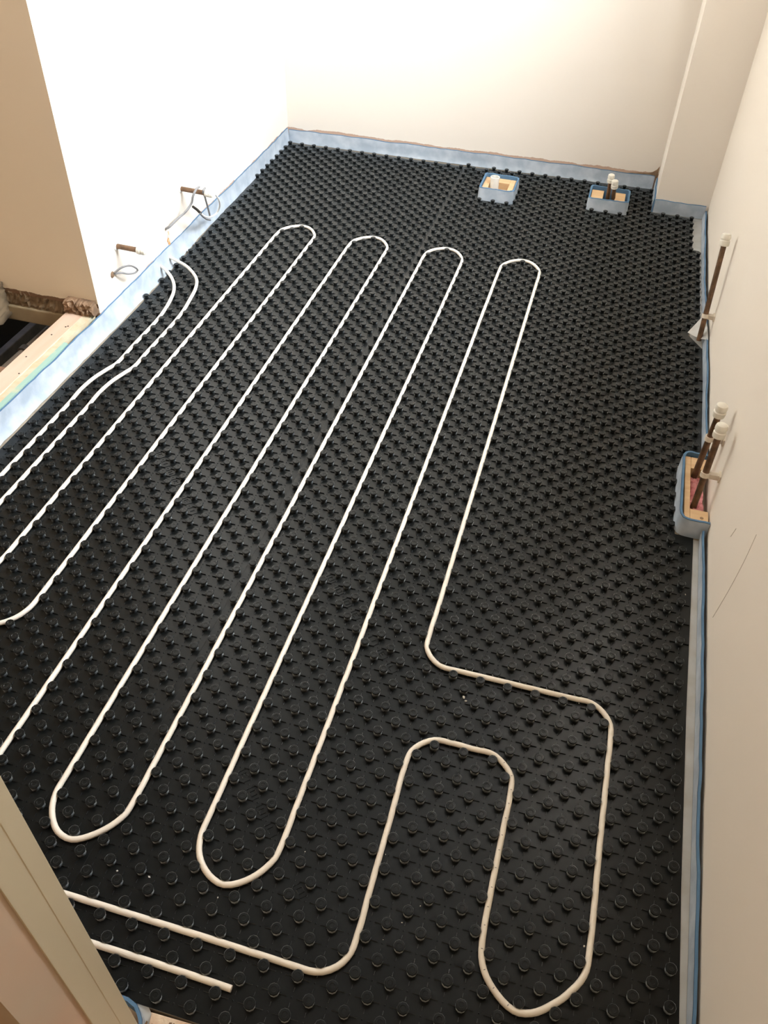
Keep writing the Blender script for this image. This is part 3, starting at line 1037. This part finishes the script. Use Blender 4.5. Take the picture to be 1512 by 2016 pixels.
def capped(label, p0, p1, r=.0072, clip=None, name='capped_pipe', cap=1.0, group='capped copper pipe stubs', flange=False):
    t = thing(name, label, 'pipe', p0, group)
    p0, p1 = Vector(p0), Vector(p1)
    d = (p1 - p0).normalized()
    b = MB()
    b.tube([p0, p0 + (p1 - p0) * .5, p1 - d * .03 * cap], r, 14)
    parts = [b.build('copper_tube', M_copper, smooth=True)]
    c = MB()
    c.lathe([(a * cap, z * cap) for a, z in CAPP], 18, frame(p1 - d * .032 * cap, p1))
    parts.append(c.build('stop_end', M_cap, smooth=True))
    if clip is not None:
        k, wdir = clip
        cc = p0 + (p1 - p0) * k
        q = MB()
        q.lathe([(r + .0006, 0), (r + .0028, 0), (r + .0028, .011), (r + .0006, .011)], 16, frame(cc - d * .005, cc + d))
        F = frame(cc, cc + d)
        wx = rw(cc.y)
        q.box(cc.x + r, wx + .001, cc.y - .006, cc.y + .006, cc.z - .006, cc.z + .006)
        q.box(wx - .004, wx + .001, cc.y - .011, cc.y + .011, cc.z - .008, cc.z + .008)
        parts.append(q.build('wall_clip', M_clip, smooth=True))
    if flange:
        q = MB()
        q.lathe([(r + .005, 0), (r + .005, .004), (r, .006)], 16, frame(p0, p1))
        parts.append(q.build('plaster_ring', M_crumb, smooth=True))
    own(t, *parts)
    return t


capped('white-capped copper pipe in the wide boxing, the taller one towards the back wall', (.148, 2.128, .004), (.144, 2.124, .112), cap=.92)
capped('white-capped copper pipe in the wide boxing, the one in front', (.170, 2.108, .004), (.160, 2.100, .102), cap=.92)
capped('tall single white-capped copper pipe clipped to the right wall above the torn flap', (.478, 1.262, .012), (.473, 1.345, .292), clip=(.24, 1))
capped('white-capped copper pipe from the right-hand boxing, the one further from the doorway', (.466, .628, .004), (.470, .628, .232), clip=(.60, 1))
capped('white-capped copper pipe from the right-hand boxing, the one nearer the doorway', (.466, .520, .004), (.468, .552, .235), clip=(.47, 1))
# waste pipe
t = thing('waste_pipe', 'short open white plastic waste pipe standing in the small square boxing', 'pipe', (-.262, 2.080, 0))
b = MB()
b.lathe([(.0160, .004), (.0160, .054), (.0172, .054), (.0172, .064), (.0145, .064), (.0145, .004)], 28, Matrix.Translation((-.262, 2.080, 0)), cap0=False, cap1=False)
q = MB()
q.lathe([(.0145, .006), (.0144, .007)], 20, Matrix.Translation((-.262, 2.080, 0)))
own(t, b.build('socket_tube', M_waste, smooth=True), q.build('bore', M_hole))
# two stubs out of the left wall
capped('copper pipe stub sticking out of the left wall, behind a grey cable', (lw(1.35) - .002, 1.349, .184), (lw(1.35) + .108, 1.349, .181), name='wall_pipe_stub', cap=.8, group='pipe stubs out of the left wall', flange=True)
capped('copper pipe stub sticking out of the left wall, above the small cable loop', (lw(.94) - .002, .941, .186), (lw(.94) + .088, .941, .184), name='wall_pipe_stub', cap=.8, group='pipe stubs out of the left wall', flange=True)


def unproj_x(px, py, X):
    d = Vector(RX) * ((px - 780.48) / 1645.888) + Vector(RY) * ((py - 1008.51) / 1645.888) + Vector(RZ)
    C = Vector(CP)
    return C + d * ((X - C.x) / d.x)


# cables (traced at a believable distance off the wall)
def cable(name, label, pix, r, material, parts=None):
    P3 = [unproj_x(a, b_, X) for a, b_, X in pix]
    b = MB()
    b.tube(catmull(P3, .006), r, 8)
    o = b.build(name, material, smooth=True)
    return o, P3


o, _ = cable('cable', '', [(326, 450, -1.132), (333, 447, -1.115), (348, 432, -1.105), (366, 416, -1.095), (377, 400, -1.085), (380, 386, -1.075), (386, 373, -1.07), (392, 368, -1.07)], .0035, M_cable)
tag(o, 'grey cable hanging in a slack curve from the upper left-wall pipe stub to the wall', 'cable', 'loose cables at the left wall')
t = thing('cable_tail', 'cable tail looping down from the upper stub onto the foam, with dark taped end', 'cable', tuple(unproj_x(413, 425, -1.07)), 'loose cables at the left wall')
c1, _ = cable('grey_core', '', [(404, 370, -1.048), (400, 375, -1.05), (404, 390, -1.06), (409, 408, -1.075), (413, 424, -1.09)], .0030, M_cable)
c2, _ = cable('white_sheath', '', [(424, 382, -1.05), (431, 394, -1.055), (432, 408, -1.07), (426, 420, -1.085), (415, 427, -1.085), (403, 426, -1.07), (394, 419, -1.06)], .0030, M_cablew)
c3, _ = cable('taped_end', '', [(395, 420, -1.06), (388, 413, -1.06), (380, 407, -1.06)], .0042, M_hole)
c4, _ = cable('grey_underside', '', [(414, 433, -1.085), (406, 431, -1.07), (397, 424, -1.06), (393, 419, -1.058)], .0028, M_cable)
own(t, c1, c2, c3, c4)
t = thing('cable_loop', 'small folded loop of grey cable poking from a hole in the left wall', 'cable', tuple(unproj_x(222, 540, -1.126)), 'loose cables at the left wall')
c1, _ = cable('loop', '', [(222, 542, -1.128), (229, 534, -1.115), (241, 526, -1.10), (254, 523, -1.09), (265, 526, -1.085), (271, 532, -1.085), (266, 537, -1.09), (252, 539, -1.10), (238, 537, -1.11), (226, 539, -1.122)], .0027, M_cable)
q = MB()
q.lathe([(.010, 0), (.007, .003), (.004, .004)], 10, frame(unproj_x(221, 541, -1.1265), unproj_x(221, 541, -1.1265) + Vector((1, 0, 0))))
own(t, c1, q.build('cable_hole', M_brown))
# rough chiselled slot in the left wall between the cable and the foam
a = unproj_x(331, 455, -1.129)
c = unproj_x(335, 486, -1.129)
b = MB()
n = 10
vs = []
rnd = random.Random(3)
for i in range(n + 1):
    q = a + (c - a) * i / n
    wd = .006 * (1 - abs(2 * i / n - 1)) + .002
    xx = lw(q.y) + .0008
    vs += [(xx, q.y - wd * rnd.uniform(.7, 1.6), q.z), (xx + .0006, q.y + wd * rnd.uniform(.6, 1.2), q.z)]
b.add(vs, [(2 * i, 2 * i + 1, 2 * i + 3, 2 * i + 2) for i in range(n)])
o = b.build('chiselled_slot', mat('bare_orange_brick', (.62, .30, .12), .9, noise=(120, (.75, .66, .55), .45, .6)))
so = o.modifiers.new('solid', 'SOLIDIFY')
so.thickness = .001
tag(o, 'ragged orange-brown chiselled slot in the left wall under the slack cable', 'wall damage')

# broken plaster corner at the foot of the back wall, beside the chase
b = MB()
zz = [(.2, .0), (.24, .006), (.27, .009), (.29, .014), (.303, .024), (.311, .038)]
vs = []
for x, h in zz:
    vs += [(x, bw(x) - .0012, .040), (x, bw(x) - .0012, .046 + h)]
b.add(vs, [(2 * i, 2 * i + 2, 2 * i + 3, 2 * i + 1) for i in range(len(zz) - 1)])
o = b.build('broken_plaster', M_brown)
so = o.modifiers.new('solid', 'SOLIDIFY')
so.thickness = .001
tag(o, 'brown patch of broken plaster at the foot of the back wall beside the chase', 'wall damage')
# long faint scratches on the right wall
sc = [((1488, 1052), (1466, 1100), (1440, 1150), (1420, 1185), (1402, 1215)), ((1447, 1040), (1436, 1056))]
t = thing('wall_scratch', 'long thin curved scratch low on the right wall, nearer the doorway than the boxed pipes', 'scratch', tuple(unproj_x(1440, 1150, .494)))
for k, s in enumerate(sc):
    b = MB()
    P3 = []
    for a_, b_ in s:
        q = unproj_x(a_, b_, .494)
        P3.append(Vector((rw(q.y) - .0002, q.y, q.z)))
    b.tube(catmull(P3, .01), .0006, 5)
    own(t, b.build('scratch_line', M_scratch))

# offcut of board and debris at the threshold
b = MB()
b.prism([(-.222, -.6935), (-.12, -.6905), (.05, -.6905), (.05, -.80), (-.20, -.80)], -.002, .006)
tag(b.build('threshold_board', M_chip, bevel=.001), 'pinkish board laid at the doorway against the front edge of the mat', 'board')
b = MB()
for i in range(26):
    x, y, s = random.uniform(-.225, -.17), random.uniform(-.75, -.694), random.uniform(.001, .0035)
    M4 = Matrix.Translation((x, y, .0065 + s * .3)) @ Matrix.Rotation(random.random() * 3, 4, (random.random(), random.random(), 1)) @ Matrix.Diagonal((s, s * .7, s * .5, 1))
    vv = [(1, 0, 0), (-1, 0, 0), (0, 1, 0), (0, -1, 0), (0, 0, 1), (0, 0, -1)]
    b.add([M4 @ Vector(q) for q in vv], [(0, 2, 4), (2, 1, 4), (1, 3, 4), (3, 0, 4), (2, 0, 5), (1, 2, 5), (3, 1, 5), (0, 3, 5)])
tag(b.build('brick_crumbs', M_brown), 'brown crumbs of rubble on the doorway board beside the curled foam', 'debris', kind='stuff')
